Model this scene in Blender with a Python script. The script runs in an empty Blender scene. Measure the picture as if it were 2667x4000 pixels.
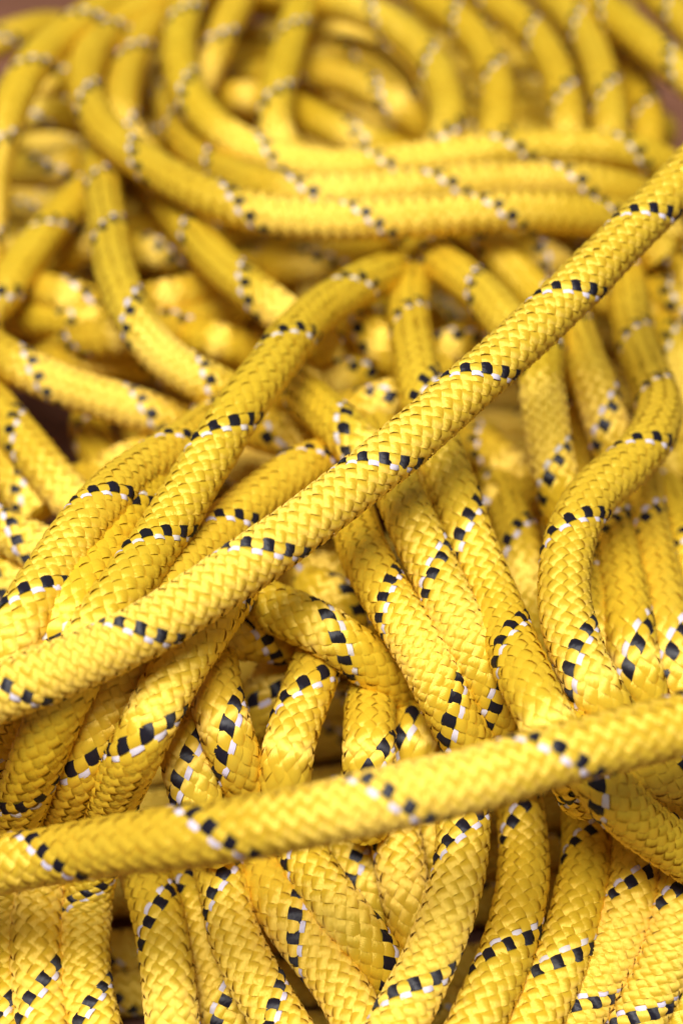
import bpy, math, random
import numpy as np

# ------------------------------------------------------------------ camera
D = 0.011                                   # unit for heights and steps, metres
W = 1.12 * D                                # rope diameter, metres
PITCH = math.radians(50.0)
FPX = 5557.0                                # focal length in photo pixels (2667 x 4000)
CAM = np.array([0.0, 0.0, 0.350])
sc = bpy.context.scene
col = sc.collection
cd = bpy.data.cameras.new('camera')
cam = bpy.data.objects.new('camera', cd)
col.objects.link(cam)
cam.location = CAM
cam.rotation_euler = (math.pi / 2 - PITCH, 0, 0)
cd.sensor_fit = 'VERTICAL'
cd.sensor_height = 36.0
cd.sensor_width = 24.0
cd.lens = 36.0 * FPX / 4000.0
cd.clip_start = 0.01
cd.clip_end = 20.0
cd.dof.use_dof = True
cd.dof.focus_distance = 0.315
cd.dof.aperture_fstop = 5.7
cd.dof.aperture_blades = 9
sc.camera = cam

# ------------------------------------------------------------------ light
w = bpy.data.worlds.new('World')
sc.world = w
w.use_nodes = True
w.node_tree.nodes['Background'].inputs[0].default_value = (1.0, 0.97, 0.94, 1)
w.node_tree.nodes['Background'].inputs[1].default_value = 0.17


def area(name, loc, target, size, power, colour):
    l = bpy.data.lights.new(name, 'AREA')
    l.shape = 'RECTANGLE'
    l.size, l.size_y = size
    l.energy = power
    l.color = colour
    o = bpy.data.objects.new(name, l)
    o.location = loc
    v = np.array(target) - np.array(loc)
    from mathutils import Vector
    o.rotation_euler = Vector(v).to_track_quat('-Z', 'Y').to_euler()
    col.objects.link(o)
    return o


area('ceiling_light', (-0.12, 0.04, 1.28), (0, 0.30, 0.06), (0.66, 0.50), 26.0, (1.0, 0.965, 0.92))
vs = sc.view_settings
vs.view_transform = 'Standard'
vs.look = 'None'
vs.exposure = 0.0
vs.gamma = 1.0
vs.use_curve_mapping = False
sc.cycles.use_denoising = True
sc.cycles.max_bounces = 10
sc.cycles.diffuse_bounces = 6


# ------------------------------------------------------------------ materials
def mat(name):
    m = bpy.data.materials.new(name)
    m.use_nodes = True
    nt = m.node_tree
    return m, nt, nt.nodes['Principled BSDF']


def yarn_mat(name, base, dark, rough, spec, filaments=7.0, bump=0.55, sheen=0.0, metal=0.0):
    """Bundles of fine parallel filaments: u runs across the yarn, v along it."""
    m, nt, b = mat(name)
    N, L = nt.nodes.new, nt.links.new
    uv = N('ShaderNodeUVMap')
    sep = N('ShaderNodeSeparateXYZ')
    L(uv.outputs['UV'], sep.inputs[0])
    # slow wander of the filaments so that the grooves are not ruler straight
    mp = N('ShaderNodeMapping')
    mp.inputs['Scale'].default_value = (2.0, 3.0, 1)
    L(uv.outputs['UV'], mp.inputs[0])
    wob = N('ShaderNodeTexNoise')
    wob.inputs['Scale'].default_value = 1.0
    wob.inputs['Detail'].default_value = 1.0
    L(mp.outputs[0], wob.inputs['Vector'])
    a = N('ShaderNodeMath'); a.operation = 'MULTIPLY_ADD'
    L(wob.outputs['Fac'], a.inputs[0]); a.inputs[1].default_value = 0.17
    L(sep.outputs['X'], a.inputs[2])
    f = N('ShaderNodeMath'); f.operation = 'MULTIPLY'
    L(a.outputs[0], f.inputs[0]); f.inputs[1].default_value = filaments * math.pi
    s = N('ShaderNodeMath'); s.operation = 'SINE'
    L(f.outputs[0], s.inputs[0])
    ab = N('ShaderNodeMath'); ab.operation = 'ABSOLUTE'
    L(s.outputs[0], ab.inputs[0])
    # finer filaments
    mp2 = N('ShaderNodeMapping')
    mp2.inputs['Scale'].default_value = (22.0, 1.3, 1)
    L(uv.outputs['UV'], mp2.inputs[0])
    fine = N('ShaderNodeTexNoise')
    fine.inputs['Scale'].default_value = 1.0
    fine.inputs['Detail'].default_value = 2.0
    L(mp2.outputs[0], fine.inputs['Vector'])
    mix = N('ShaderNodeMath'); mix.operation = 'MULTIPLY_ADD'
    L(fine.outputs['Fac'], mix.inputs[0]); mix.inputs[1].default_value = 1.3
    half = N('ShaderNodeMath'); half.operation = 'MULTIPLY'; half.inputs[1].default_value = 0.45
    L(ab.outputs[0], half.inputs[0])
    L(half.outputs[0], mix.inputs[2])
    bp = N('ShaderNodeBump')
    bp.inputs['Strength'].default_value = bump
    bp.inputs['Distance'].default_value = 0.00022
    L(mix.outputs[0], bp.inputs['Height'])
    L(bp.outputs[0], b.inputs['Normal'])
    # slight dye variation between filaments and along the rope
    geo = N('ShaderNodeTexCoord')
    big = N('ShaderNodeTexNoise')
    big.inputs['Scale'].default_value = 60.0
    L(geo.outputs['Object'], big.inputs['Vector'])
    mm = N('ShaderNodeMath'); mm.operation = 'MULTIPLY_ADD'
    L(fine.outputs['Fac'], mm.inputs[0]); mm.inputs[1].default_value = 0.6
    L(big.outputs['Fac'], mm.inputs[2])
    mr = N('ShaderNodeMapRange')
    mr.inputs['From Min'].default_value = 0.45
    mr.inputs['From Max'].default_value = 1.15
    L(mm.outputs[0], mr.inputs['Value'])
    cm = N('ShaderNodeMix'); cm.data_type = 'RGBA'
    L(mr.outputs[0], cm.inputs['Factor'])
    cm.inputs['A'].default_value = (*dark, 1)
    cm.inputs['B'].default_value = (*base, 1)
    oi = N('ShaderNodeObjectInfo')
    tint = N('ShaderNodeMix'); tint.data_type = 'RGBA'; tint.blend_type = 'MULTIPLY'
    tint.inputs['Factor'].default_value = 1.0
    L(cm.outputs['Result'], tint.inputs['A'])
    L(oi.outputs['Color'], tint.inputs['B'])
    L(tint.outputs['Result'], b.inputs['Base Color'])
    b.inputs['Roughness'].default_value = rough
    b.inputs['Specular IOR Level'].default_value = spec
    tg = N('ShaderNodeTangent'); tg.direction_type = 'UV_MAP'
    L(tg.outputs[0], b.inputs['Tangent'])
    b.inputs['Anisotropic'].default_value = 1.0
    b.inputs['Metallic'].default_value = metal
    b.inputs['Sheen Weight'].default_value = sheen
    b.inputs['Sheen Roughness'].default_value = 0.4
    return m


M_YEL = yarn_mat('yellow_polyester_yarn', (0.93, 0.655, 0.044), (0.88, 0.575, 0.028), 0.46, 0.85, bump=0.24, metal=0.30)
M_BLK = yarn_mat('black_polyester_yarn', (0.016, 0.014, 0.022), (0.010, 0.009, 0.014), 0.42, 0.40, bump=0.15)
M_WHT = yarn_mat('white_polyester_yarn', (0.76, 0.72, 0.79), (0.66, 0.62, 0.69), 0.42, 0.5, filaments=3.0, bump=0.15)
M_CORE, _nt, _b = mat('core_fibre')
_b.inputs['Base Color'].default_value = (0.86, 0.56, 0.016, 1)
_b.inputs['Roughness'].default_value = 0.8


def table_mat():
    m, nt, b = mat('brown_wood')
    N, L = nt.nodes.new, nt.links.new
    tc = N('ShaderNodeTexCoord')
    mp = N('ShaderNodeMapping'); mp.inputs['Scale'].default_value = (4, 60, 4)
    L(tc.outputs['Object'], mp.inputs[0])
    n = N('ShaderNodeTexNoise'); n.inputs['Scale'].default_value = 1.5; n.inputs['Detail'].default_value = 6
    L(mp.outputs[0], n.inputs['Vector'])
    r = N('ShaderNodeValToRGB')
    r.color_ramp.elements[0].position = 0.3
    r.color_ramp.elements[0].color = (0.16, 0.062, 0.032, 1)
    r.color_ramp.elements[1].position = 0.75
    r.color_ramp.elements[1].color = (0.27, 0.115, 0.065, 1)
    L(n.outputs['Fac'], r.inputs[0])
    L(r.outputs[0], b.inputs['Base Color'])
    b.inputs['Roughness'].default_value = 0.5
    bp = N('ShaderNodeBump'); bp.inputs['Strength'].default_value = 0.2; bp.inputs['Distance'].default_value = 0.0005
    L(n.outputs['Fac'], bp.inputs['Height']); L(bp.outputs[0], b.inputs['Normal'])
    return m


# ------------------------------------------------------------------ table
def box(name, lo, hi, m):
    x0, y0, z0 = lo; x1, y1, z1 = hi
    v = [(x0, y0, z0), (x1, y0, z0), (x1, y1, z0), (x0, y1, z0), (x0, y0, z1), (x1, y0, z1), (x1, y1, z1), (x0, y1, z1)]
    f = [(3, 2, 1, 0), (4, 5, 6, 7), (0, 1, 5, 4), (1, 2, 6, 5), (2, 3, 7, 6), (3, 0, 4, 7)]
    me = bpy.data.meshes.new(name)
    me.from_pydata(v, [], f)
    me.materials.append(m)
    o = bpy.data.objects.new(name, me)
    col.objects.link(o)
    return o


TABLE = -0.024                              # the pile is this much deeper than the height marks' zero
tb = box('table_top', (-1.2, -0.4, TABLE - 0.03), (1.2, 1.6, TABLE), table_mat())
tb['kind'] = 'structure'
tb['label'] = 'brown wooden surface under the rope pile'

# ------------------------------------------------------------------ rope traces
# Points are photo positions read in enlarged views (letter = view), each with its height above
# the table in rope diameters; listed from the black tracer towards the white one beside it.
# Second string: places where the black tracer crosses the middle of the rope.
VIEW = {'M': (0, 0, 1 / 1.70089), 'A': (0, 0, 1.12), 'B': (1267, 0, 1.12), 'C': (0, 900, 1.12), 'D': (1267, 900, 1.12),
        'E': (0, 1900, 1.12), 'F': (1267, 1900, 1.12), 'G': (0, 2900, 1.12), 'H': (1267, 2900, 1.12),
        'I': (700, 2200, 1.568), 'J': (1000, 900, 1.568), 'K': (1800, 1000, 1.8085), 'N': (1800, 1900, 1.8085),
        'O': (0, 900, 1.568), 'P': (1000, 3000, 1.568), 'Q': (1800, 2800, 1.8085), 'R': (0, 2700, 1.568)}
ROPES = []


def rope(label, pts, bands='', lod=1):
    ROPES.append((label, pts, bands, lod))


# --- the two lengths that cross over everything
rope('sharp rope crossing the whole pile diagonally, on top, right edge to lower left',
     'M 1700 280 12.2 1568 412 11.9 1465 515 11.7 1295 688 11.3 1095 872 10.9 865 1072 10.5 605 1270 10.1 320 1455 9.8 100 1552 9.6 0 1592 9.5 -110 1632 9.5',
     'M 1480 505 1295 668 1095 852 862 1053 605 1253 318 1445 55 1607')
rope('soft-focus rope in front, lying nearly level across the lower third of the pile',
     'M 1690 1625 10.1 1568 1664 10.2 1420 1700 10.3 1270 1736 10.4 1112 1785 10.4 920 1828 10.3 740 1868 10.1 540 1906 9.5 300 1936 8.4 150 1960 7.3 0 1985 6.6 -110 2005 6.2',
     'M 1280 1728 905 1828 535 1905 150 1955')
# --- left group, running down to the lower left
rope('rope from the bend in the centre down left, passing under the diagonal rope',
     'J 890 270 5.4 820 262 6.0 700 300 6.7 520 400 7.4 350 520 8.0 200 680 8.6 60 880 9.0 C 1060 760 9.2 960 920 9.2 E 860 -40 9.1 770 120 9.0 680 250 8.9 580 400 8.8 480 540 8.6 390 690 8.5 310 850 8.4 240 1000 8.0 G 190 0 7.6 118 205 7.0 50 370 6.0 18 520 5.0 8 680 4.6 2 850 4.4 -5 1050 4.3 -10 1300 4.2',
     'J 600 335 180 665 C 970 885 E 655 220 G 130 195 30 735')
rope('rope right of the centre-bend rope, second in the left bundle, running under the diagonal',
     'E 1520 -100 6.2 1410 -115 6.8 1300 -65 7.3 1190 10 7.6 1090 85 7.8 980 180 8.0 850 310 8.2 740 440 8.4 640 600 8.3 560 750 8.0 490 890 7.8 G 390 55 7.2 325 205 6.6 265 370 5.6 210 530 4.9 178 680 4.5 160 790 4.4 160 920 4.4 170 1060 4.3 185 1200 4.2 200 1350 4.2',
     'E 980 140 400 1150 G 195 570 195 1085')
rope('rope just below the diagonal on the left, third of the bundle, above the level rope',
     'E 1180 250 6.2 1090 370 6.8 1000 480 7.4 900 620 7.9 800 760 8.0 G 614 -10 7.7 570 90 7.4 511 205 7.0 450 380 6.0 410 530 5.2 386 680 4.6 370 820 4.4 366 980 4.4 380 1090 4.3 410 1220 4.2 440 1350 4.2',
     'E 985 555 640 1090 G 375 625 425 1160')
rope('leftmost rope of the bundle above the diagonal, leaving the picture at the left edge',
     'C 960 810 6.8 900 865 7.2 800 935 7.8 680 1010 8.2 560 1090 8.4 E 450 75 8.6 350 195 8.6 265 320 8.5 178 455 8.4 90 610 8.2 0 770 8.0 -80 920 7.8',
     'E 430 50 170 455')
rope('rope squeezed between two others of the left bundle, half hidden',
     'E -70 1320 5.4 20 1130 6.0 90 970 6.8 155 840 7.4 225 700 7.8 330 520 8.1 430 330 8.2 535 140 8.2 C 640 1125 8.0 750 1010 7.6 850 900 7.0 950 800 6.4',
     'E 235 670 540 125')
rope('short steep rope with three black squares left of centre, under the level rope',
     'R 1080 -30 5.3 1090 80 5.7 1110 250 6.0 1140 420 6.2 1190 600 6.3 1250 780 6.2 1330 950 5.6',
     'R 1120 450')
# --- lower left
rope('upright rope by the dark gap at the bottom left, black squares near its top',
     'R 1080 2200 4.4 1055 2000 4.6 1032 1750 4.7 1005 1550 4.7 965 1350 4.6 915 1200 4.3 860 1060 3.8 800 900 3.2',
     'R 985 1420')
rope('thin-looking rope half covered, between two upright ropes at the bottom left',
     'R 1480 2200 3.3 1390 2000 3.6 1330 1800 3.8 1270 1580 3.9 1215 1350 3.9 1170 1180 3.7 1130 1040 3.3 1090 900 2.8',
     'R 1390 1900 1170 1230')
rope('rope running down right from under the level rope, bottom left of centre',
     'R 1270 880 4.2 1320 1010 4.7 1365 1160 5.0 1405 1330 5.0 G 1000 760 5.0 1045 900 5.0 1120 1050 4.9 1205 1190 4.8 1300 1350 4.7',
     'R 1345 1220 G 1235 1170')
rope('rope along the bottom edge slanting down right, black squares on its upper left',
     'P -110 330 3.6 -30 500 4.2 60 690 4.7 150 850 4.9 255 1000 4.9 375 1150 4.8 500 1310 4.8 600 1480 4.7 690 1660 4.6',
     'P 240 1010')
rope('broad rope slanting down right beneath the level rope, black squares at its lower tip',
     'P 150 200 4.4 230 400 5.0 320 590 5.3 440 790 5.4 590 970 5.3 720 1130 5.0 820 1290 4.5 900 1450 3.9',
     'P 800 1200')
rope('narrow rope with a single black square, wedged in the bottom centre',
     'P 500 300 4.0 545 430 4.3 600 600 4.4 700 790 4.3 830 970 3.9 930 1130 3.3',
     'P 615 620')
rope('plain rope without black squares narrowing to a point, bottom centre',
     'P 830 200 4.6 855 400 4.9 885 600 5.1 915 790 5.1 960 960 4.9 1010 1130 4.5',
     'P 850 300')
rope('short dim rope tucked behind the bottom centre ropes',
     'P 950 180 3.6 1030 330 4.0 1080 480 4.0 1130 650 3.7 1180 830 3.2')
rope('rope from the level rope down left across the bottom centre, on top there',
     'P 1230 0 5.6 1265 200 6.1 1270 400 6.4 1250 600 6.5 1190 850 6.4 1100 1080 6.2 1030 1250 6.0 920 1460 5.8 820 1650 5.6',
     'P 1262 425 990 1335')
# --- lower right
rope('rope left of the black gap at the lower right, curving down left',
     'Q 30 2330 5.0 170 2020 5.3 295 1750 5.4 388 1450 5.5 440 1150 5.5 448 900 5.4 420 700 5.2 390 520 4.6 360 330 3.8',
     'Q 300 1690 415 760')
rope('rope right of the black gap at the lower right, three black squares high up',
     'Q 420 2330 4.6 570 2020 4.8 680 1790 5.0 768 1540 5.1 840 1280 5.1 878 1080 5.0 893 900 4.8 890 700 4.3 870 520 3.6 850 330 2.8',
     'Q 685 1775 895 925')
rope('second rope right of the black gap, lower right, partly under the slanting rope',
     'Q 690 2380 4.4 840 2050 4.6 985 1800 4.8 1105 1560 4.9 1195 1300 4.9 1232 1080 4.6 1225 900 4.1 1180 740 3.4',
     'Q 845 2040 1215 1250')
rope('third rope right of the black gap, at the right edge below the slanting rope',
     'Q 1140 2380 4.2 1265 2100 4.4 1385 1850 4.6 1475 1600 4.7 1535 1350 4.7 1565 1150 4.4 1575 980 3.8 1570 800 3.0',
     'Q 1255 2100 1530 1285')
rope('rope in the bottom right corner of the picture',
     'Q 1400 2400 3.6 1560 2140 3.9 1680 1900 4.0 1760 1600 4.0')
rope('flat-lying rope slanting down to the right edge, lower right, over three others',
     'Q 700 -60 4.8 800 160 5.6 930 385 6.2 1090 595 6.4 1290 775 6.4 1480 900 6.3 1650 1010 6.2 1800 1100 6.0',
     'Q 925 385')
rope('rope peeking below the level rope at the right edge, black square at the edge',
     'Q 950 150 5.0 1120 300 5.3 1300 375 5.4 1470 410 5.4 1650 450 5.3',
     'Q 1520 420')
rope('small steep rope at the right edge under the level rope with one black square',
     'Q 1150 330 4.2 1260 470 4.5 1360 600 4.4 1440 760 3.8',
     'Q 1285 480')
rope('dim rope end deep at the right edge below the level rope',
     'Q 1430 400 3.8 1520 560 4.0 1600 740 3.9 1690 900 3.6',
     'Q 1520 560')
# --- middle, right of the diagonal
rope('rope dropping from the vertical bend in the centre, under the diagonal, then down right',
     'J 960 190 4.8 945 330 5.6 930 480 6.2 945 620 6.8 970 780 7.4 1005 950 7.8 1055 1150 7.9 F 500 -150 7.8 560 0 7.7 622 200 7.6 705 400 7.4 780 600 7.2 860 800 7.0 955 1000 6.6 1050 1180 5.8 1140 1350 5.0',
     'J 930 560 F 635 215 845 705')
rope('middle one of three parallel ropes sloping down right, below the diagonal',
     'F 880 1260 5.0 810 1100 5.8 735 925 6.5 645 725 6.9 548 520 7.2 448 300 7.3 355 100 7.3 290 -80 7.0 240 -240 6.6',
     'F 722 910 500 420')
rope('left one of three parallel ropes sloping down right, below the diagonal',
     'F 90 0 5.4 115 110 6.2 145 215 6.9 190 330 7.3 290 510 7.5 410 700 7.4 508 890 7.1 590 1060 6.6 690 1220 5.8',
     'F 280 530 535 960')
rope('rope arching down right from under the diagonal, four black squares, left of centre',
     'I 230 50 6.6 360 140 6.8 480 225 6.8 610 290 6.7 780 355 6.8 950 445 6.7 1120 575 6.4 1300 710 6.0 1450 830 5.4 1600 960 4.8',
     'I 985 410')
rope('rope under the arching one, bound left, with two black squares, left of centre',
     'I 930 440 4.8 800 470 5.2 650 478 5.4 500 462 5.6 350 430 5.8 200 395 5.8 60 340 5.6',
     'I 460 455')
rope('short rope glimpsed behind the arching rope beside a black hollow',
     'I 780 150 4.8 900 190 5.0 1020 235 5.0 1130 300 4.8 1240 380 4.4',
     'I 1075 260')
rope('brownish rope deep in the hollow under the diagonal rope',
     'I 430 -30 3.6 560 10 4.0 750 60 4.2 950 70 4.2 1120 20 4.0',
     'I 740 70')
rope('upright rope in the hollow with two black squares near its top, left of centre',
     'I 920 440 4.6 875 530 5.2 840 640 5.6 785 780 5.8 722 950 5.7 672 1100 5.8 648 1250 5.9 640 1400 5.7 650 1550 5.2',
     'I 765 775 700 1340')
rope('rope bulging down right beside the hollow, left of centre, under the level rope',
     'I 190 480 5.0 205 620 5.6 225 780 6.0 260 950 6.2 315 1120 6.1 390 1300 5.8 455 1450 5.2 530 1620 4.4',
     'I 275 1040')
rope('upright barrel-like rope right of the dark hollow, below the arching rope',
     'I 1215 500 4.8 1195 640 5.3 1180 790 5.6 1166 950 5.9 1164 1120 6.1 1160 1280 6.1 1150 1440 5.9 1140 1600 5.4',
     'I 1140 720 1190 1240')
rope('narrow rope with two black squares beside the barrel-like rope, centre',
     'I 1370 680 4.6 1400 820 5.2 1425 950 5.4 1435 1080 5.3 1425 1220 5.0 1405 1380 4.4 1390 1550 3.8',
     'I 1425 1020')
rope('dim rope with black squares deep behind the hollow, left of centre',
     'I 730 490 3.8 660 580 4.2 595 700 4.3 520 850 4.1 430 970 3.7 330 1080 3.2',
     'I 560 800')
# --- right side
rope('rope that comes down the right edge, bends back and sweeps down right, standing proud',
     'K 1140 -150 4.0 1160 100 4.6 1190 350 5.0 1230 600 5.6 1320 850 6.4 1390 1030 7.2 1385 1190 7.8 1290 1360 8.1 1140 1510 8.2 N 950 30 8.2 840 190 8.2 760 380 8.1 725 620 7.9 730 870 7.6 785 1080 7.2 865 1290 6.7 980 1500 6.0 1100 1700 5.2',
     'K 1230 600 1270 1380 N 835 1200')
rope('sliver of rope showing along the right flank of the proud sweeping rope',
     'N 830 400 5.2 870 600 5.6 905 800 5.8 935 1000 5.7 985 1230 5.4 1060 1450 4.8 1150 1650 4.0',
     'N 900 690 960 1120')
rope('upright rope right of the proud one, three black squares near its foot',
     'N 1350 1700 4.6 1275 1430 5.4 1218 1200 5.8 1172 900 6.0 1122 600 5.9 1082 380 5.6 1052 200 5.2 1030 0 4.6 1010 -180 4.0',
     'N 1235 1235 1065 370')
rope('upright rope near the right edge with black squares at the top and foot',
     'N 1630 1700 4.4 1550 1430 5.2 1490 1200 5.6 1440 900 5.8 1380 600 5.7 1325 350 5.4 1290 150 5.0 1270 -50 4.4',
     'N 1490 1225 1315 330')
rope('rope on the right edge, cut by the frame, two black squares at mid height',
     'N 1420 20 4.0 1490 200 4.6 1560 450 5.0 1630 750 5.0 1700 1100 4.8',
     'N 1560 470')
rope('upright rope emerging below the diagonal, right of centre, two blocks of black squares',
     'K 840 2100 4.4 780 1950 5.2 715 1760 5.9 650 1500 6.2 602 1200 6.3 572 950 6.4 565 790 6.3 590 630 6.1 650 450 5.6 720 280 5.0',
     'K 655 1520 525 765')
rope('blurred rope sloping down right toward the sweeping rope, three black squares',
     'K 1170 1700 4.4 1100 1480 5.2 1040 1250 5.7 955 950 5.9 865 720 5.8 800 520 5.5 750 370 5.0 710 220 4.4',
     'K 1030 1190')
rope('dim rope in the gap between two upright ropes right of centre',
     'K 700 1020 3.8 760 1150 4.2 830 1350 4.5 905 1550 4.5 980 1750 4.3 1040 1950 4.0',
     'K 760 1150', 2)
rope('dark deep rope with black marks between two sloping ropes right of centre',
     'N 240 -100 3.6 300 80 4.0 365 280 4.2 410 480 4.3 450 700 4.2 500 950 3.8 540 1150 3.4',
     'N 330 400 470 800', 2)
rope('dark rope deep under the diagonal, level, right of centre',
     'K -40 1250 3.6 120 1330 4.0 280 1440 4.2 400 1560 4.0 480 1700 3.6',
     'K 190 1320', 2)
rope('deep rope below the dark level one, right of centre',
     'N -20 150 3.4 150 160 3.9 300 130 4.1 420 80 4.0 540 60 3.6', '', 2)
rope('blurred rope at the right edge above the bend, with a dark mark',
     'K 1180 120 3.4 1310 190 3.9 1440 300 4.2 1600 370 4.2 1760 400 4.0', 'K 1510 330', 2)
rope('blurred rope low at the right edge beside the bend',
     'K 1330 380 3.2 1440 520 3.6 1530 680 3.9 1570 880 4.0 1590 1100 4.0 1620 1350 3.8', 'K 1500 610', 2)
rope('orange-shaded blurred rope at the right edge just below the diagonal',
     'K 1150 -120 3.0 1300 -10 3.6 1430 70 3.8 1580 160 3.8 1750 260 3.6', '', 2)
rope('dim rope at the right edge under the sweeping rope',
     'K 1250 1560 3.8 1380 1500 4.2 1500 1450 4.2 1650 1440 4.0', '', 2)
# --- centre, left of the diagonal
rope('shaded rope lying level under the left bundle, beside the fork',
     'J -200 1130 5.6 -80 1180 6.0 60 1230 6.2 220 1270 6.2 400 1310 5.8 560 1350 5.0', 'J 120 1250')
rope('rope forking from the left bundle down right, black squares at its upper end',
     'J 840 1540 6.6 700 1400 7.2 545 1235 7.5 405 1105 7.4 290 1010 7.0 180 930 6.4 80 850 5.8',
     'J 275 1005')
rope('level rope just left of the diagonal in the centre, mostly covered',
     'J 480 1120 5.2 600 1110 5.8 740 1070 6.0 870 1025 6.1 1000 960 6.0 1130 880 5.6',
     'J 820 1030')
rope('blurred rope curving behind the fork in the centre',
     'J 150 880 4.2 280 910 4.8 450 920 5.0 640 880 5.0 780 790 4.6 900 690 4.0', '', 2)
rope('short blurred rope with three black squares, centre, left of the vertical bend',
     'J 980 930 4.6 880 820 5.3 775 710 5.7 665 600 5.8 560 505 5.4 450 420 4.6',
     'J 640 650')
rope('blurred rope sloping down right behind the diagonal, black and white squares at its end',
     'J 1660 740 6.2 1560 600 6.3 1440 450 6.4 1305 325 6.3 1150 215 6.0 1000 110 5.4 890 30 4.8',
     'J 1390 400 950 100')
rope('blurred rope parallel above it, reaching the diagonal rope on the right',
     'D 1120 500 5.4 1000 375 5.7 880 235 5.8 770 115 5.6 680 20 5.2 600 -70 4.6',
     'D 690 80')
rope('deep blurred rope, level, under the big coil in the centre',
     'J -180 240 3.4 0 240 3.8 200 230 4.0 400 200 4.0 620 130 3.8 800 60 3.4', 'J 420 190', 2)
rope('deep blurred rope rising right behind the vertical bend',
     'J 980 850 3.8 1080 780 4.3 1200 710 4.6 1350 640 4.6 1480 570 4.4 1620 500 4.0', '', 2)
rope('dim blurred rope under the gap left of the vertical bend',
     'J 240 800 3.0 400 780 3.3 560 740 3.4 700 640 3.3 800 500 3.0', '', 2)
rope('orange blurred rope just under the coil, right of centre',
     'D 500 -60 3.6 640 10 4.0 800 20 4.1 980 0 4.0 1150 -40 3.8', '', 2)
rope('deep blurred rope between the coil and the diagonal on the right',
     'D 820 60 3.6 940 100 4.2 1040 180 4.4 1150 260 4.4 1300 330 4.0', 'D 960 120', 2)
# --- left background
rope('blurred rope winding down from the coil to the left bundle, left of centre',
     'O 1640 1090 6.2 1430 1010 7.0 1230 915 7.4 1030 795 7.5 865 615 7.5 755 400 7.4 695 200 7.2 A 478 1020 7.0 455 880 6.6 440 740 6.0 430 620 5.2',
     'O 1290 915 845 580 620 60', 2)
rope('blurred rope sloping down right from under the coil, left of centre',
     'C 1450 530 5.6 1300 415 6.3 1150 300 6.7 1000 185 6.7 880 60 6.5 A 760 920 5.8 690 810 5.0 640 700 4.2',
     'C 1110 280 765 10', 2)
rope('blurred rope above the brown gap at the left, sloping down right',
     'O 1400 1270 5.6 1200 1200 5.8 1000 1142 5.8 700 1050 5.6 400 955 5.4 200 870 5.4 50 790 5.4 -120 690 5.4',
     'O 925 1130 265 920', 2)
rope('blurred rope along the left edge of the picture, rising into the coil top',
     'A -70 1250 6.0 -55 1050 6.4 -45 880 6.8 -28 720 7.2 15 560 7.6 65 420 7.8 150 280 7.8 270 165 7.6 400 75 7.4 520 0 7.2 650 -80 7.0',
     'A 110 300 340 60', 2)
rope('blurred rope next to the bare brown table at the top left corner',
     'A 420 190 3.6 300 130 4.4 190 120 5.0 60 155 5.2 -60 200 5.2 -180 260 5.0', 'A 30 150', 2)
rope('blurred rope slanting down to the left edge, left background, black marks at its top',
     'A 500 700 4.0 430 780 4.8 335 880 5.4 230 990 5.8 130 1110 6.0 O 50 350 6.0 -60 470 5.8 -180 600 5.6',
     'A 210 985', 2)
rope('short blurred rope across the gap at the left, white marks at its right end',
     'O 840 540 4.0 700 495 4.4 520 440 4.8 330 390 4.9 150 345 4.7 0 320 4.2', 'O 600 420', 2)
rope('blurred level rope behind the winding rope, left of centre',
     'O 640 470 3.8 760 455 4.4 950 430 4.8 1150 390 4.8 1350 330 4.6 1520 250 4.0', '', 2)
rope('dim blurred level rope directly below the coil, left of centre',
     'O 600 100 3.4 750 115 4.0 920 130 4.2 1100 155 4.2 1280 210 4.0', 'O 1010 220', 2)
rope('broad dim blurred rope beneath the left bundle, centre left',
     'O 980 600 3.4 1120 630 4.0 1290 670 4.4 1480 720 4.4 1650 800 4.0', '', 2)
rope('dim blurred rope deep left, level, above the black slit',
     'O 180 850 2.8 330 810 3.4 500 780 3.6 680 775 3.6 860 800 3.4 1020 850 3.0', '', 2)
rope('dim blurred rope deep left, under the short rope with white marks',
     'O 20 640 3.2 180 610 3.6 350 590 3.8 520 600 3.6 700 640 3.2', 'O 320 620', 2)
rope('blurred rope below the brown gap, sloping down right at the left edge',
     'O -220 880 4.2 -100 1000 4.8 20 1140 5.2 150 1300 5.4 280 1460 5.5 400 1600 5.4 520 1730 5.2 640 1850 4.8',
     'O 120 1260', 2)
rope('blurred rope at the left edge just below the brown gap rope',
     'O -180 1200 4.2 -60 1300 4.6 40 1440 4.8 140 1600 4.8 250 1740 4.6', '', 2)
rope('rope low at the left edge with black and white squares, under the left bundle',
     'E 430 400 5.2 330 345 5.6 200 285 5.9 60 215 6.0 -80 150 6.0 -200 90 5.8',
     'E 110 225', 2)
rope('rope deep at the left edge under the squares rope',
     'E 260 560 4.6 150 480 5.0 50 405 5.2 -80 320 5.2 -200 250 5.0', 'E 10 390', 2)
rope('dim rope deep in the brown gap, running right under the bundle',
     'O 640 980 2.8 570 1090 3.0 545 1210 3.1 590 1340 3.2 690 1440 3.4 830 1520 3.6', '', 2)
rope('dim rope under the left bundle below the brown gap',
     'O 480 1560 3.8 620 1500 4.2 780 1430 4.4 940 1350 4.4 1100 1290 4.2', '', 2)
rope('dim blurred rope low behind the winding rope, far left, level',
     'O -150 470 3.8 100 520 4.2 350 540 4.4 620 560 4.4 900 540 4.2 1200 520 4.0', 'O 470 540', 2)
rope('dim blurred rope across the left background, above the black slit',
     'O 420 690 3.8 620 660 4.3 850 640 4.5 1100 590 4.4 1330 520 4.2 1500 420 3.8', '', 2)
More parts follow.
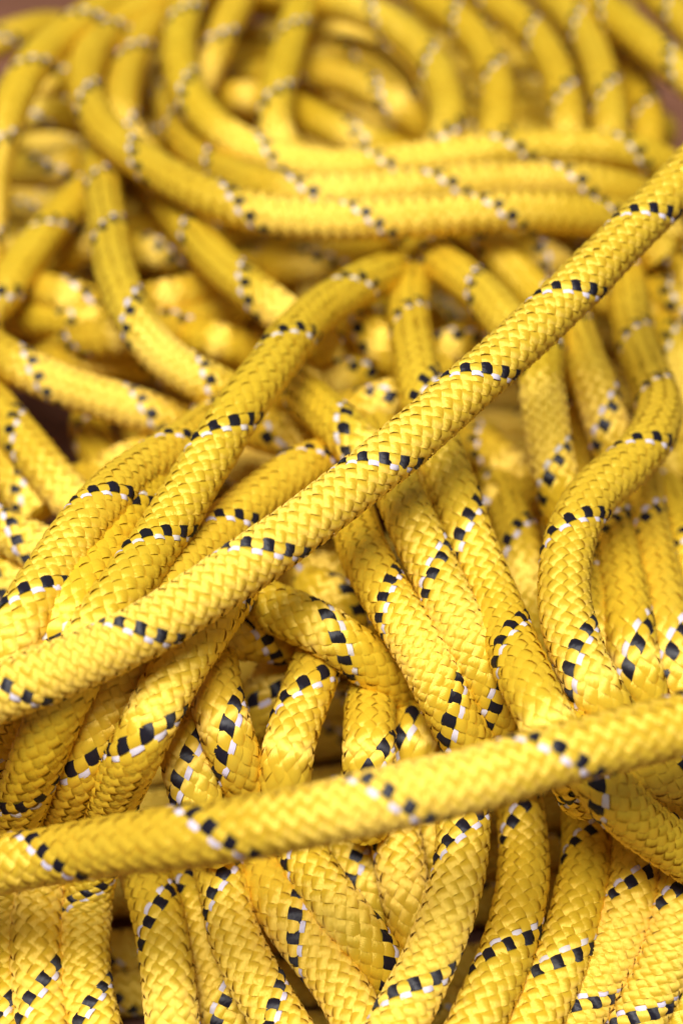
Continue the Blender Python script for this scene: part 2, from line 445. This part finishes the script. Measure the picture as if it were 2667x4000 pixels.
# --- the coil at the top
rope('dim nested loop deep in the middle of the coil',
     'A 1330 360 4.6 1390 270 5.0 1460 220 5.2 B 140 230 5.3 260 290 5.2 340 380 5.0 380 490 4.6', '', 2)
rope('lowest and outermost turn of the blurred coil, its left side reaching highest',
     'M 1520 590 5.6 B 1350 975 6.4 1150 945 7.2 900 925 7.6 600 935 7.7 300 955 7.7 0 965 7.7 A 1180 945 7.7 1000 895 7.7 840 830 7.6 690 745 7.5 550 655 7.4 450 560 7.3 385 440 7.2 370 330 7.1 405 220 7.1 490 125 7.0 610 50 6.9 760 -20 6.8 900 -80 6.6',
     'B 790 920 215 955 A 1110 950 610 760 385 480 490 160', 2)
rope('second turn of the blurred coil from below, between two longer turns',
     'M 1530 560 5.6 B 1420 885 6.2 1290 835 6.8 1130 800 7.1 900 790 7.2 600 805 7.2 300 835 7.2 0 850 7.2 A 1250 840 7.1 1090 795 6.9 960 735 6.4 850 650 6.0 780 550 5.4 740 440 4.8 715 320 4.2',
     'B 1130 790 565 795 A 1400 855 950 770', 2)
rope('third turn of the blurred coil from below, curling up to the top left',
     'B 1560 770 5.4 1450 705 6.0 1300 660 6.4 1100 645 6.6 850 650 6.7 600 680 6.7 300 718 6.7 0 735 6.7 A 1230 700 6.8 1100 655 6.9 975 585 7.1 870 480 7.2 800 350 7.3 785 220 7.3 800 90 7.2 850 -40 7.0',
     'B 1365 680 855 640 290 720 A 1225 690 820 450 810 95', 2)
rope('blurred inner strand of the coil at top left of centre, two white bands',
     'A 1400 760 5.4 1290 700 6.0 1215 610 6.5 1200 500 6.8 1215 380 7.0 1255 230 7.0 1300 80 6.9 1350 -60 6.7',
     'A 1195 460 1310 40', 2)
rope('blurred strand squeezed between coil turns at the upper left',
     'A 760 790 4.8 640 700 5.4 555 600 5.9 530 480 6.3 545 350 6.5 590 220 6.6 660 100 6.6 750 -20 6.4 850 -120 6.2',
     'A 600 260', 2)
rope('blurred strand slanting behind the third coil turn, upper left',
     'A 780 520 4.6 860 390 5.4 930 250 6.0 990 110 6.3 1060 -30 6.3 1120 -150 6.2', 'A 950 195', 2)
rope('dim blurred strand inside the coil, left of its hollow',
     'A 840 430 3.8 960 420 4.4 1080 430 4.6 1200 440 4.4 1320 470 4.0', '', 2)
rope('blurred arch inside the coil, right of the hollow, nearest its middle',
     'B -220 -30 6.2 -80 -10 6.6 80 15 6.8 220 65 6.9 360 160 6.9 465 275 6.8 525 400 6.7 540 530 6.5 505 650 6.2 430 760 5.6',
     'B 230 75 460 285 525 600', 2)
rope('blurred arch of the coil, second right of the hollow, beside the dark slit',
     'B 250 -110 6.2 400 -30 6.5 550 60 6.7 665 180 6.7 740 320 6.7 760 470 6.5 742 610 6.2 690 740 5.6',
     'B 580 105 725 345', 2)
rope('blurred arch of the coil right of the dark slit, left of a pair',
     'B 480 -120 6.0 640 -40 6.4 790 40 6.6 915 155 6.7 1005 300 6.7 1050 450 6.6 1062 590 6.3 1040 740 5.6',
     'B 920 160 1035 440', 2)
rope('blurred arch of the coil right of the dark slit, right of a pair',
     'B 800 -120 6.0 940 -50 6.4 1060 50 6.6 1145 160 6.6 1200 300 6.6 1238 450 6.5 1248 600 6.2 1235 740 5.6',
     'B 1100 125 1205 430', 2)
rope('dim outer arch of the coil beside the black hole at the right edge',
     'B 1150 40 4.4 1260 170 4.9 1345 310 5.2 1395 450 5.3 1412 590 5.2 1395 740 4.8', 'B 1365 500', 2)
rope('blurred rope slanting down right in the top right corner, below another',
     'B 950 -170 6.4 1080 -80 6.8 1200 20 7.0 1325 120 7.1 1455 232 7.1 1590 345 7.0 1720 450 6.8',
     'B 1215 70 1530 290', 2)
rope('blurred rope at the very top right corner',
     'B 1250 -200 6.8 1400 -70 7.0 1530 60 7.0 1650 180 6.9', 'B 1500 60', 2)
rope('blurred strand inside the coil, upper of two, below the hollow',
     'B -230 330 4.8 -100 320 5.2 50 335 5.4 200 395 5.4 330 480 5.2 430 570 4.6 500 660 4.0',
     'B 250 430', 2)
rope('blurred strand inside the coil, lower of two, above the coil turns',
     'B -240 420 4.6 -150 470 5.2 -30 530 5.5 90 590 5.6 220 640 5.4 360 690 4.8',
     'B 165 600', 2)
rope('dim strand at the top of the coil hollow',
     'B -200 220 3.8 -80 170 4.4 50 150 4.6 180 150 4.6 320 200 4.2 440 300 3.6', '', 2)
rope('dim blurred strand far left, below the first coil turn',
     'A -20 500 3.8 80 515 4.4 200 500 4.8 330 515 4.8 450 570 4.4', '', 2)
rope('second dim blurred strand far left, below the first coil turn',
     'A -40 760 3.6 80 745 4.2 230 745 4.6 370 705 4.6 500 640 4.2', 'A 220 720', 2)
rope('small dim strand between the left edge rope and the coil',
     'A 40 470 4.2 120 400 4.8 230 355 5.0 340 310 4.8 450 260 4.2', 'A 260 330', 2)
rope('dim blurred strand left, deep under the slanting left rope',
     'A 250 1130 3.6 350 1070 4.1 470 1030 4.3 600 1000 4.2 740 1010 3.8', '', 2)
rope('dim strand behind the outermost coil turn on the right edge',
     'B 1400 900 3.2 1480 1000 3.8 1560 1080 4.2 1660 1150 4.2', '', 2)



# ------------------------------------------------------------------ photo position + height -> place
FWD = np.array([0, math.cos(PITCH), -math.sin(PITCH)])
UP = np.array([0, math.sin(PITCH), math.cos(PITCH)])
RT = np.array([1.0, 0, 0])


def src(view, x, y):
    ox, oy, s = VIEW[view]
    return ox + x / s, oy + y / s


def ray(px, py):
    d = RT * ((px - 1333.5) / FPX) + UP * ((2000.0 - py) / FPX) + FWD
    return d / np.linalg.norm(d)


def parse(txt, n):
    out, view = [], 'M'
    tok = txt.split()
    i = 0
    while i < len(tok):
        if tok[i].isalpha():
            view = tok[i]; i += 1
            continue
        vals = [float(t) for t in tok[i:i + n]]
        i += n
        out.append((*src(view, vals[0], vals[1]), *vals[2:]))
    return out


def place(px, py, h, lift=True):
    if lift:                                # overall lie of the pile
        back = min(1.0, max(0.0, (1150.0 - py) / 550.0))
        h += -0.3 * back - 1.4 * min(1.0, max(0.0, (py - 2900.0) / 400.0))
        h += 0.2 * min(1.0, max(0.0, (py - 1600.0) / 400.0)) * min(1.0, max(0.0, (2900.0 - py) / 300.0)) * min(1.0, max(0.0, (px - 950.0) / 300.0))
    h = max(h, 0.58)
    r = ray(px, py)
    return CAM + r * ((h * D - CAM[2]) / r[2])


def catmull(P, step):
    """Centripetal-like smooth curve through P, resampled at equal steps."""
    P = np.asarray(P, float)
    Q = np.vstack([2 * P[0] - P[1], P, 2 * P[-1] - P[-2]])
    out = []
    for i in range(1, len(Q) - 2):
        p0, p1, p2, p3 = Q[i - 1:i + 3]
        t0 = 0.0
        t1 = t0 + max(np.linalg.norm(p1 - p0), 1e-9) ** 0.5
        t2 = t1 + max(np.linalg.norm(p2 - p1), 1e-9) ** 0.5
        t3 = t2 + max(np.linalg.norm(p3 - p2), 1e-9) ** 0.5
        t = np.linspace(t1, t2, 24, endpoint=False)[:, None]
        a1 = (t1 - t) / (t1 - t0) * p0 + (t - t0) / (t1 - t0) * p1
        a2 = (t2 - t) / (t2 - t1) * p1 + (t - t1) / (t2 - t1) * p2
        a3 = (t3 - t) / (t3 - t2) * p2 + (t - t2) / (t3 - t2) * p3
        b1 = (t2 - t) / (t2 - t0) * a1 + (t - t0) / (t2 - t0) * a2
        b2 = (t3 - t) / (t3 - t1) * a2 + (t - t1) / (t3 - t1) * a3
        out.append((t2 - t) / (t2 - t1) * b1 + (t - t1) / (t2 - t1) * b2)
    out.append(P[-1:])
    return resample(np.vstack(out), step)


def resample(C, step):
    s = np.r_[0, np.cumsum(np.linalg.norm(np.diff(C, axis=0), axis=1))]
    n = max(4, int(round(s[-1] / step)) + 1)
    q = np.linspace(0, s[-1], n)
    return np.stack([np.interp(q, s, C[:, k]) for k in range(3)], 1)


def smooth(C, n):
    for _ in range(n):
        C[1:-1] = 0.25 * C[:-2] + 0.5 * C[1:-1] + 0.25 * C[2:]
    return C


STEP = 0.35 * D


def bights(x0, x1, y0, y1, pitch, h, skew, rng):
    """A rope laid to and fro on the table (metres)."""
    P, y, flip = [], y0, False
    while y < y1:
        a, b = x0 + rng.uniform(-.01, .01), x1 + rng.uniform(-.01, .01)
        xs = np.linspace(a, b, 7)
        if flip:
            xs = xs[::-1]
        for x in xs:
            P.append((x, y + skew * x + rng.uniform(-.0025, .0025), TABLE + (h + 0.05 + rng.uniform(-.05, .1)) * D))
        y += pitch
        flip = not flip
    return smooth(catmull(P, STEP), 5)


lines = []
for label, pts, bands, lod in ROPES:
    P = [place(*p, lift=len(lines) > 1) for p in parse(pts, 3)]
    raw = parse(pts, 3)
    for at, nb in ((0, 1), (-1, -2)):                          # lengths that leave the picture run on down to the table
        px, py = raw[at][:2]
        if 0 <= px <= 2667 and 0 <= py <= 4000:
            continue
        e, t = np.array(P[0 if at == 0 else len(P) - 1]), None
        n = np.array(P[1 if at == 0 else len(P) - 2])
        t = (e - n) * np.array([1, 1, 0])
        t /= np.linalg.norm(t) + 1e-9
        k = 2.2 if len(lines) < 2 else 1.0
        for f, dz in ((1.8, 0.7), (3.6, 2.2), (5.4, 4.2)):
            q = e + t * f * k * D
            q[2] = max(e[2] - dz * k * D, TABLE + 0.6 * W)
            P.insert(0 if at == 0 else len(P), q)
    if lod == 2 and np.mean([p[2] for p in P]) < 5.6 * D and 0 <= raw[0][0] <= 2667 and 0 <= raw[-1][0] <= 2667:      # dim lengths run on under their neighbours
        a, b = np.array(P[0]) - np.array(P[1]), np.array(P[-1]) - np.array(P[-2])
        for v, at in ((a, 0), (b, len(P))):
            v = v / np.linalg.norm(v) * 2.2 * D
            v[2] = -0.9 * D
            e = np.array(P[0] if at == 0 else P[-1]) + v
            e[2] = max(e[2], 0.6 * W)
            P.insert(at if at == 0 else len(P), e)
    lines.append(smooth(catmull(P, STEP), 2))

# settle the lengths against each other: where two cross, the upper one is lifted and the lower
# one pressed down until they touch
allp = np.vstack(lines)
sid = np.concatenate([np.full(len(c), i) for i, c in enumerate(lines)])
cuts = np.cumsum([0] + [len(c) for c in lines])
rays = allp - CAM
dist0 = np.linalg.norm(rays, axis=1)
rays /= dist0[:, None]
cosang = rays @ rays.T
near = np.arccos(np.clip(cosang, -1, 1)) < 1.05 * W / np.minimum(dist0[:, None], dist0[None, :])
near &= sid[:, None] < sid[None, :]
ia, ib = np.nonzero(near)
ang = np.arccos(np.clip(cosang[ia, ib], -1, 1))
del cosang, near
dist = dist0.copy()
order = np.sign(dist0[ib] - dist0[ia])           # +1: a is nearer to the camera
TOUCH = 0.81 * W
for it in range(140):
    lat = 2 * np.sin(ang / 2) * 0.5 * (dist[ia] + dist[ib])
    need = np.sqrt(np.maximum(TOUCH ** 2 - lat ** 2, 0))
    gap = (dist[ib] - dist[ia]) * order
    push = np.clip(need - gap, 0, 3 * D) * 0.30
    push[need == 0] = 0
    mv = np.zeros_like(dist)
    lo = np.zeros_like(dist); hi = np.zeros_like(dist)
    np.minimum.at(lo, np.where(order > 0, ia, ib), -push)
    np.maximum.at(hi, np.where(order > 0, ib, ia), push)
    mv = lo + hi
    for c0, c1 in zip(cuts[:-1], cuts[1:]):
        m = mv[c0:c1].copy()
        for _ in range(12):
            m = np.convolve(np.pad(m, 1, mode='edge'), [0.25, 0.5, 0.25], 'valid')
        off = dist[c0:c1] + m * 1.3
        if it % 2 == 0:
            d = off - dist0[c0:c1]
            d = np.convolve(np.pad(d, 2, mode='edge'), [0.07, 0.24, 0.38, 0.24, 0.07], 'valid')
            off = dist0[c0:c1] + d
        dist[c0:c1] = off
    floor = (CAM[2] - TABLE - 0.52 * W) / np.maximum(-rays[:, 2], 1e-3)
    dist = np.minimum(dist, floor)
settled = CAM + rays * dist[:, None]
lines = [settled[a:b] for a, b in zip(cuts[:-1], cuts[1:])]
print('ropes', len(lines), 'length in diameters', sum(len(c) for c in lines) * 0.35,
      'worst shift (D)', float(np.abs(dist - dist0).max() / D))

# ------------------------------------------------------------------ braid
NC = 10                                         # yarn bundles each way round
LAY = 3.3 * D                                   # length of one turn of the tracer
R = W / 2


def frames(C):
    T = np.gradient(C, axis=0)
    T /= np.linalg.norm(T, axis=1)[:, None]
    n = np.cross(T[0], [0.3, 0.2, 1.0])
    n /= np.linalg.norm(n)
    Ns = [n]
    for i in range(1, len(C)):
        n = Ns[-1] - T[i] * np.dot(Ns[-1], T[i])
        Ns.append(n / np.linalg.norm(n))
    N = np.array(Ns)
    return T, N, np.cross(T, N)


def mesh_grid(name, V, UV, m, closed=False):
    """V (rows, cols, 3) -> a quad sheet with smooth shading."""
    r, c = V.shape[:2]
    idx = np.arange(r * c).reshape(r, c)
    if closed:
        nxt = np.roll(idx, -1, axis=1)
        q = np.stack([idx[:-1], nxt[:-1], nxt[1:], idx[1:]], -1).reshape(-1, 4)
    else:
        q = np.stack([idx[:-1, :-1], idx[:-1, 1:], idx[1:, 1:], idx[1:, :-1]], -1).reshape(-1, 4)
    me = bpy.data.meshes.new(name)
    me.vertices.add(r * c)
    me.vertices.foreach_set('co', V.reshape(-1).astype(np.float32))
    me.loops.add(q.size)
    me.loops.foreach_set('vertex_index', q.reshape(-1).astype(np.int32))
    me.polygons.add(len(q))
    me.polygons.foreach_set('loop_start', np.arange(0, q.size, 4, dtype=np.int32))
    me.polygons.foreach_set('loop_total', np.full(len(q), 4, np.int32))
    me.polygons.foreach_set('use_smooth', np.ones(len(q), bool))
    if UV is not None:
        l = me.uv_layers.new(name='UVMap')
        l.data.foreach_set('uv', UV.reshape(-1, 2)[q.reshape(-1)].reshape(-1).astype(np.float32))
    me.materials.append(m)
    me.update(calc_edges=True)
    return me


def build_rope(label, C, bands, lod, rng):
    root = bpy.data.objects.new('rope', None)
    root.empty_display_size = 0.01
    base = C[len(C) // 2].copy()
    root.location = base
    col.objects.link(root)
    root['label'] = label
    root['category'] = 'rope'
    root['group'] = 'lengths of yellow braided rope in the pile'

    v = rng.uniform(0.90, 1.0)
    shade = (v, v * rng.uniform(0.96, 1.0), v * rng.uniform(0.8, 1.1), 1)     # lengths differ slightly in fading
    # where along the length the black tracer faces the camera
    fine = resample(C, 0.05 * D)
    s = np.r_[0, np.cumsum(np.linalg.norm(np.diff(fine, axis=0), axis=1))]
    T, N, B = frames(fine)
    V = CAM - fine
    V /= np.linalg.norm(V, axis=1)[:, None]
    face = np.unwrap(np.arctan2((V * B).sum(1), (V * N).sum(1)))
    q = fine - CAM
    q /= np.linalg.norm(q, axis=1)[:, None]
    keys = []
    for bx, by in bands:
        k = int(np.argmax(q @ ray(bx, by)))
        keys.append((s[k], face[k]))
    keys.sort()
    if keys:
        ks, kt = [keys[0][0]], [keys[0][1]]
        for (sa, fa) in keys[1:]:
            turns = (sa - ks[-1]) / LAY
            best = None
            want = kt[-1] + 2 * math.pi * turns
            n = round((want - fa) / (2 * math.pi))
            val = fa + 2 * math.pi * n
            lay = (sa - ks[-1]) / max((val - kt[-1]) / (2 * math.pi), 1e-6)
            if val - kt[-1] < math.pi or not 0.66 * LAY < lay < 1.28 * LAY:
                continue
            ks.append(sa); kt.append(val)
        rate = 2 * math.pi / LAY
        ks = [ks[0] - 10] + ks + [ks[-1] + 10]
        kt = [kt[0] - 10 * rate] + kt + [kt[-1] + 10 * rate]
    else:
        rate = 2 * math.pi / LAY
        f0 = rng.uniform(0, 6.28)
        ks, kt = [-10, 10], [f0 - 10 * rate, f0 + 10 * rate]
    rows_per = {1: 3.5, 2: 2.5, 3: 1.9}[lod]
    across = {1: 4, 2: 3, 3: 3}[lod]
    fine2 = resample(C, LAY / (16 * rows_per))
    fine2 = smooth(fine2, 3)
    s2 = np.r_[0, np.cumsum(np.linalg.norm(np.diff(fine2, axis=0), axis=1))]
    th = np.interp(s2, ks, kt)
    k3 = 9
    th = np.convolve(np.pad(th, k3, mode='reflect', reflect_type='odd'), np.ones(2 * k3 + 1) / (2 * k3 + 1), 'valid')
    # the sheath's girth is never quite even
    T, N, B = frames(fine2)
    wob = 1 + 0.012 * np.sin(s2 / D * 1.3 + rng.uniform(0, 6)) + 0.008 * np.sin(s2 / D * 3.1 + rng.uniform(0, 6))
    local = fine2 - base
    AMP = (0.027 if lod == 1 else 0.042) * W
    RM = R - AMP - 0.014 * W

    def ribbon(name, sense, k, u0, u1, m, cols, parent, jit):
        """u0..u1: part of the carrier's lane, -1..1 = whole lane."""
        uu = np.linspace(u0, u1, cols)
        lane = math.pi / NC * 1.03
        U = uu * lane
        wan = 0.0
        lift = 0.0
        for q in range(4):
            wan = wan + 0.022 * np.sin(s2 / D * rng.uniform(0.6, 3.5) + rng.uniform(0, 6.3))
            lift = lift + 0.0028 * D * np.sin(s2 / D * rng.uniform(1.0, 9.0) + rng.uniform(0, 6.3))
        cen = sense * th - sense * 2 * math.pi * k / NC + jit[0] + wan
        ang = cen[:, None] + U[None, :]
        eff = th[:, None] + sense * U[None, :] / 2
        x = np.cos(NC * eff) * sense
        f = np.tanh(0.9 * x) / math.tanh(0.9)
        mid, half = (u0 + u1) / 2, (u1 - u0) / 2
        e = np.abs((uu - mid) / half)
        crown = 0.007 * W * (1 - e ** 3)
        dome = 0.012 * W * np.clip(x, 0, 1)
        rr = (RM + AMP * f + crown[None, :] + dome) * wob[:, None] + jit[1] + lift[:, None]
        V = local[:, None, :] + rr[..., None] * (np.cos(ang)[..., None] * N[:, None, :] + np.sin(ang)[..., None] * B[:, None, :])
        UVs = np.empty(V.shape[:2] + (2,))
        UVs[..., 0] = (uu[None, :] + 1) / 2 + k * 1.37
        UVs[..., 1] = (s2 / (LAY / 16))[:, None] + k * 0.61
        if sense > 0:
            V2 = V
        else:
            V2 = V
        me = mesh_grid(name, V2, UVs, m)
        o = bpy.data.objects.new(name, me)
        o.color = shade
        o.parent = parent
        col.objects.link(o)
        return o

    for k in range(NC):
        jit = (rng.uniform(-1, 1) * 0.010, rng.uniform(-1, 1) * 0.004 * D)
        if k == 0:
            ribbon('black_tracer_yarn', 1, k, -1.08, 1.08, M_BLK, across, root, (0, 0.007 * W))
        elif k == 1:
            # the lane beside the black one holds a white yarn and a yellow one side by side
            ribbon('white_tracer_yarn', 1, k, 0.08, 0.98, M_WHT, 3, root, (0, 0.0))
            ribbon('yarn', 1, k, -1.0, 0.08, M_YEL, 3, root, (0, 0))
        else:
            ribbon('yarn', 1, k, -1, 1, M_YEL, across, root, jit)
        jit = (rng.uniform(-1, 1) * 0.010, rng.uniform(-1, 1) * 0.004 * D)
        ribbon('yarn', -1, k, -1, 1, M_YEL, across, root, jit)

    if lod == 1:                                # a little fluff standing off the sheath
        vs_, fs_ = [], []
        for _ in range(int(len(fine2) * 0.055)):
            i0 = rng.randrange(6, len(fine2) - 6)
            a0 = rng.uniform(0, 6.283)
            n0 = N[i0] * math.cos(a0) + B[i0] * math.sin(a0)
            t0 = T[i0] * rng.uniform(-1, 1) + np.cross(T[i0], n0) * rng.uniform(-1, 1)
            t0 /= np.linalg.norm(t0) + 1e-9
            ln = rng.uniform(0.06, 0.22) * D
            p0 = local[i0] + n0 * R * 0.985
            side = np.cross(t0, n0)
            rad_ = 0.000016
            b0 = len(vs_)
            for j in range(5):
                u = j / 4
                p = p0 + t0 * ln * u + n0 * (0.07 * D * math.sin(u * 2.6) * rng.uniform(0.5, 1.0)) + side * 0.04 * D * u * u
                for w3 in range(3):
                    al = w3 * 2.0944
                    vs_.append(p + (n0 * math.cos(al) + side * math.sin(al)) * rad_ * (1 - 0.6 * u))
            for j in range(4):
                for w3 in range(3):
                    x0, x1 = b0 + j * 3 + w3, b0 + j * 3 + (w3 + 1) % 3
                    fs_.append((x0, x1, x1 + 3, x0 + 3))
        if vs_:
            me = bpy.data.meshes.new('stray_fibres')
            me.from_pydata(vs_, [], fs_)
            me.materials.append(M_CORE)
            o = bpy.data.objects.new('stray_fibres', me)
            o['kind'] = 'stuff'
            o.parent = root
            col.objects.link(o)

    # core under the sheath, closed at its ends
    Cc = resample(C, 0.22 * D)
    Tc, Nc_, Bc = frames(Cc)
    a = np.linspace(0, 2 * math.pi, 14, endpoint=False)
    rad = np.full(len(Cc), RM - AMP - 0.004 * W)
    ring = (np.cos(a)[None, :, None] * Nc_[:, None, :] + np.sin(a)[None, :, None] * Bc[:, None, :])
    V = (Cc - base)[:, None, :] + rad[:, None, None] * ring
    V = np.concatenate([(Cc[:1] - base)[:, None, :] + 0.02 * rad[0] * ring[:1], V, (Cc[-1:] - base)[:, None, :] + 0.02 * rad[0] * ring[-1:]])
    me = mesh_grid('core', V, None, M_CORE, closed=True)
    o = bpy.data.objects.new('core', me)
    o.parent = root
    col.objects.link(o)


rg = random.Random(7)
for label, args in (
        ('deepest rope, laid to and fro on the table, glimpsed in the dark gaps', (-0.115, 0.125, 0.105, 0.300, 1.3 * D, 0.55, 0.12)),
        ('deep rope laid to and fro in the middle, glimpsed behind the diagonal', (-0.060, 0.125, 0.300, 0.372, 1.22 * D, 2.8, -0.04)),
        ('deep rope laid to and fro at the back, glimpsed under the coil', (-0.125, 0.125, 0.385, 0.55, 1.24 * D, 2.6, -0.02)),
        ('second deep rope at the back, slanting to and fro under the coil', (-0.085, 0.115, 0.40, 0.53, 1.4 * D, 4.9, 0.10))):
    ROPES.append((label, '', '', 3))
    lines.append(bights(*args, rg))
for i, ((label, pts, bands, lod), C) in enumerate(zip(ROPES, lines)):
    build_rope(label, C, parse(bands, 2), lod, random.Random(100 + i))
print('triangles', sum(len(m.polygons) for m in bpy.data.meshes) * 2, flush=True)
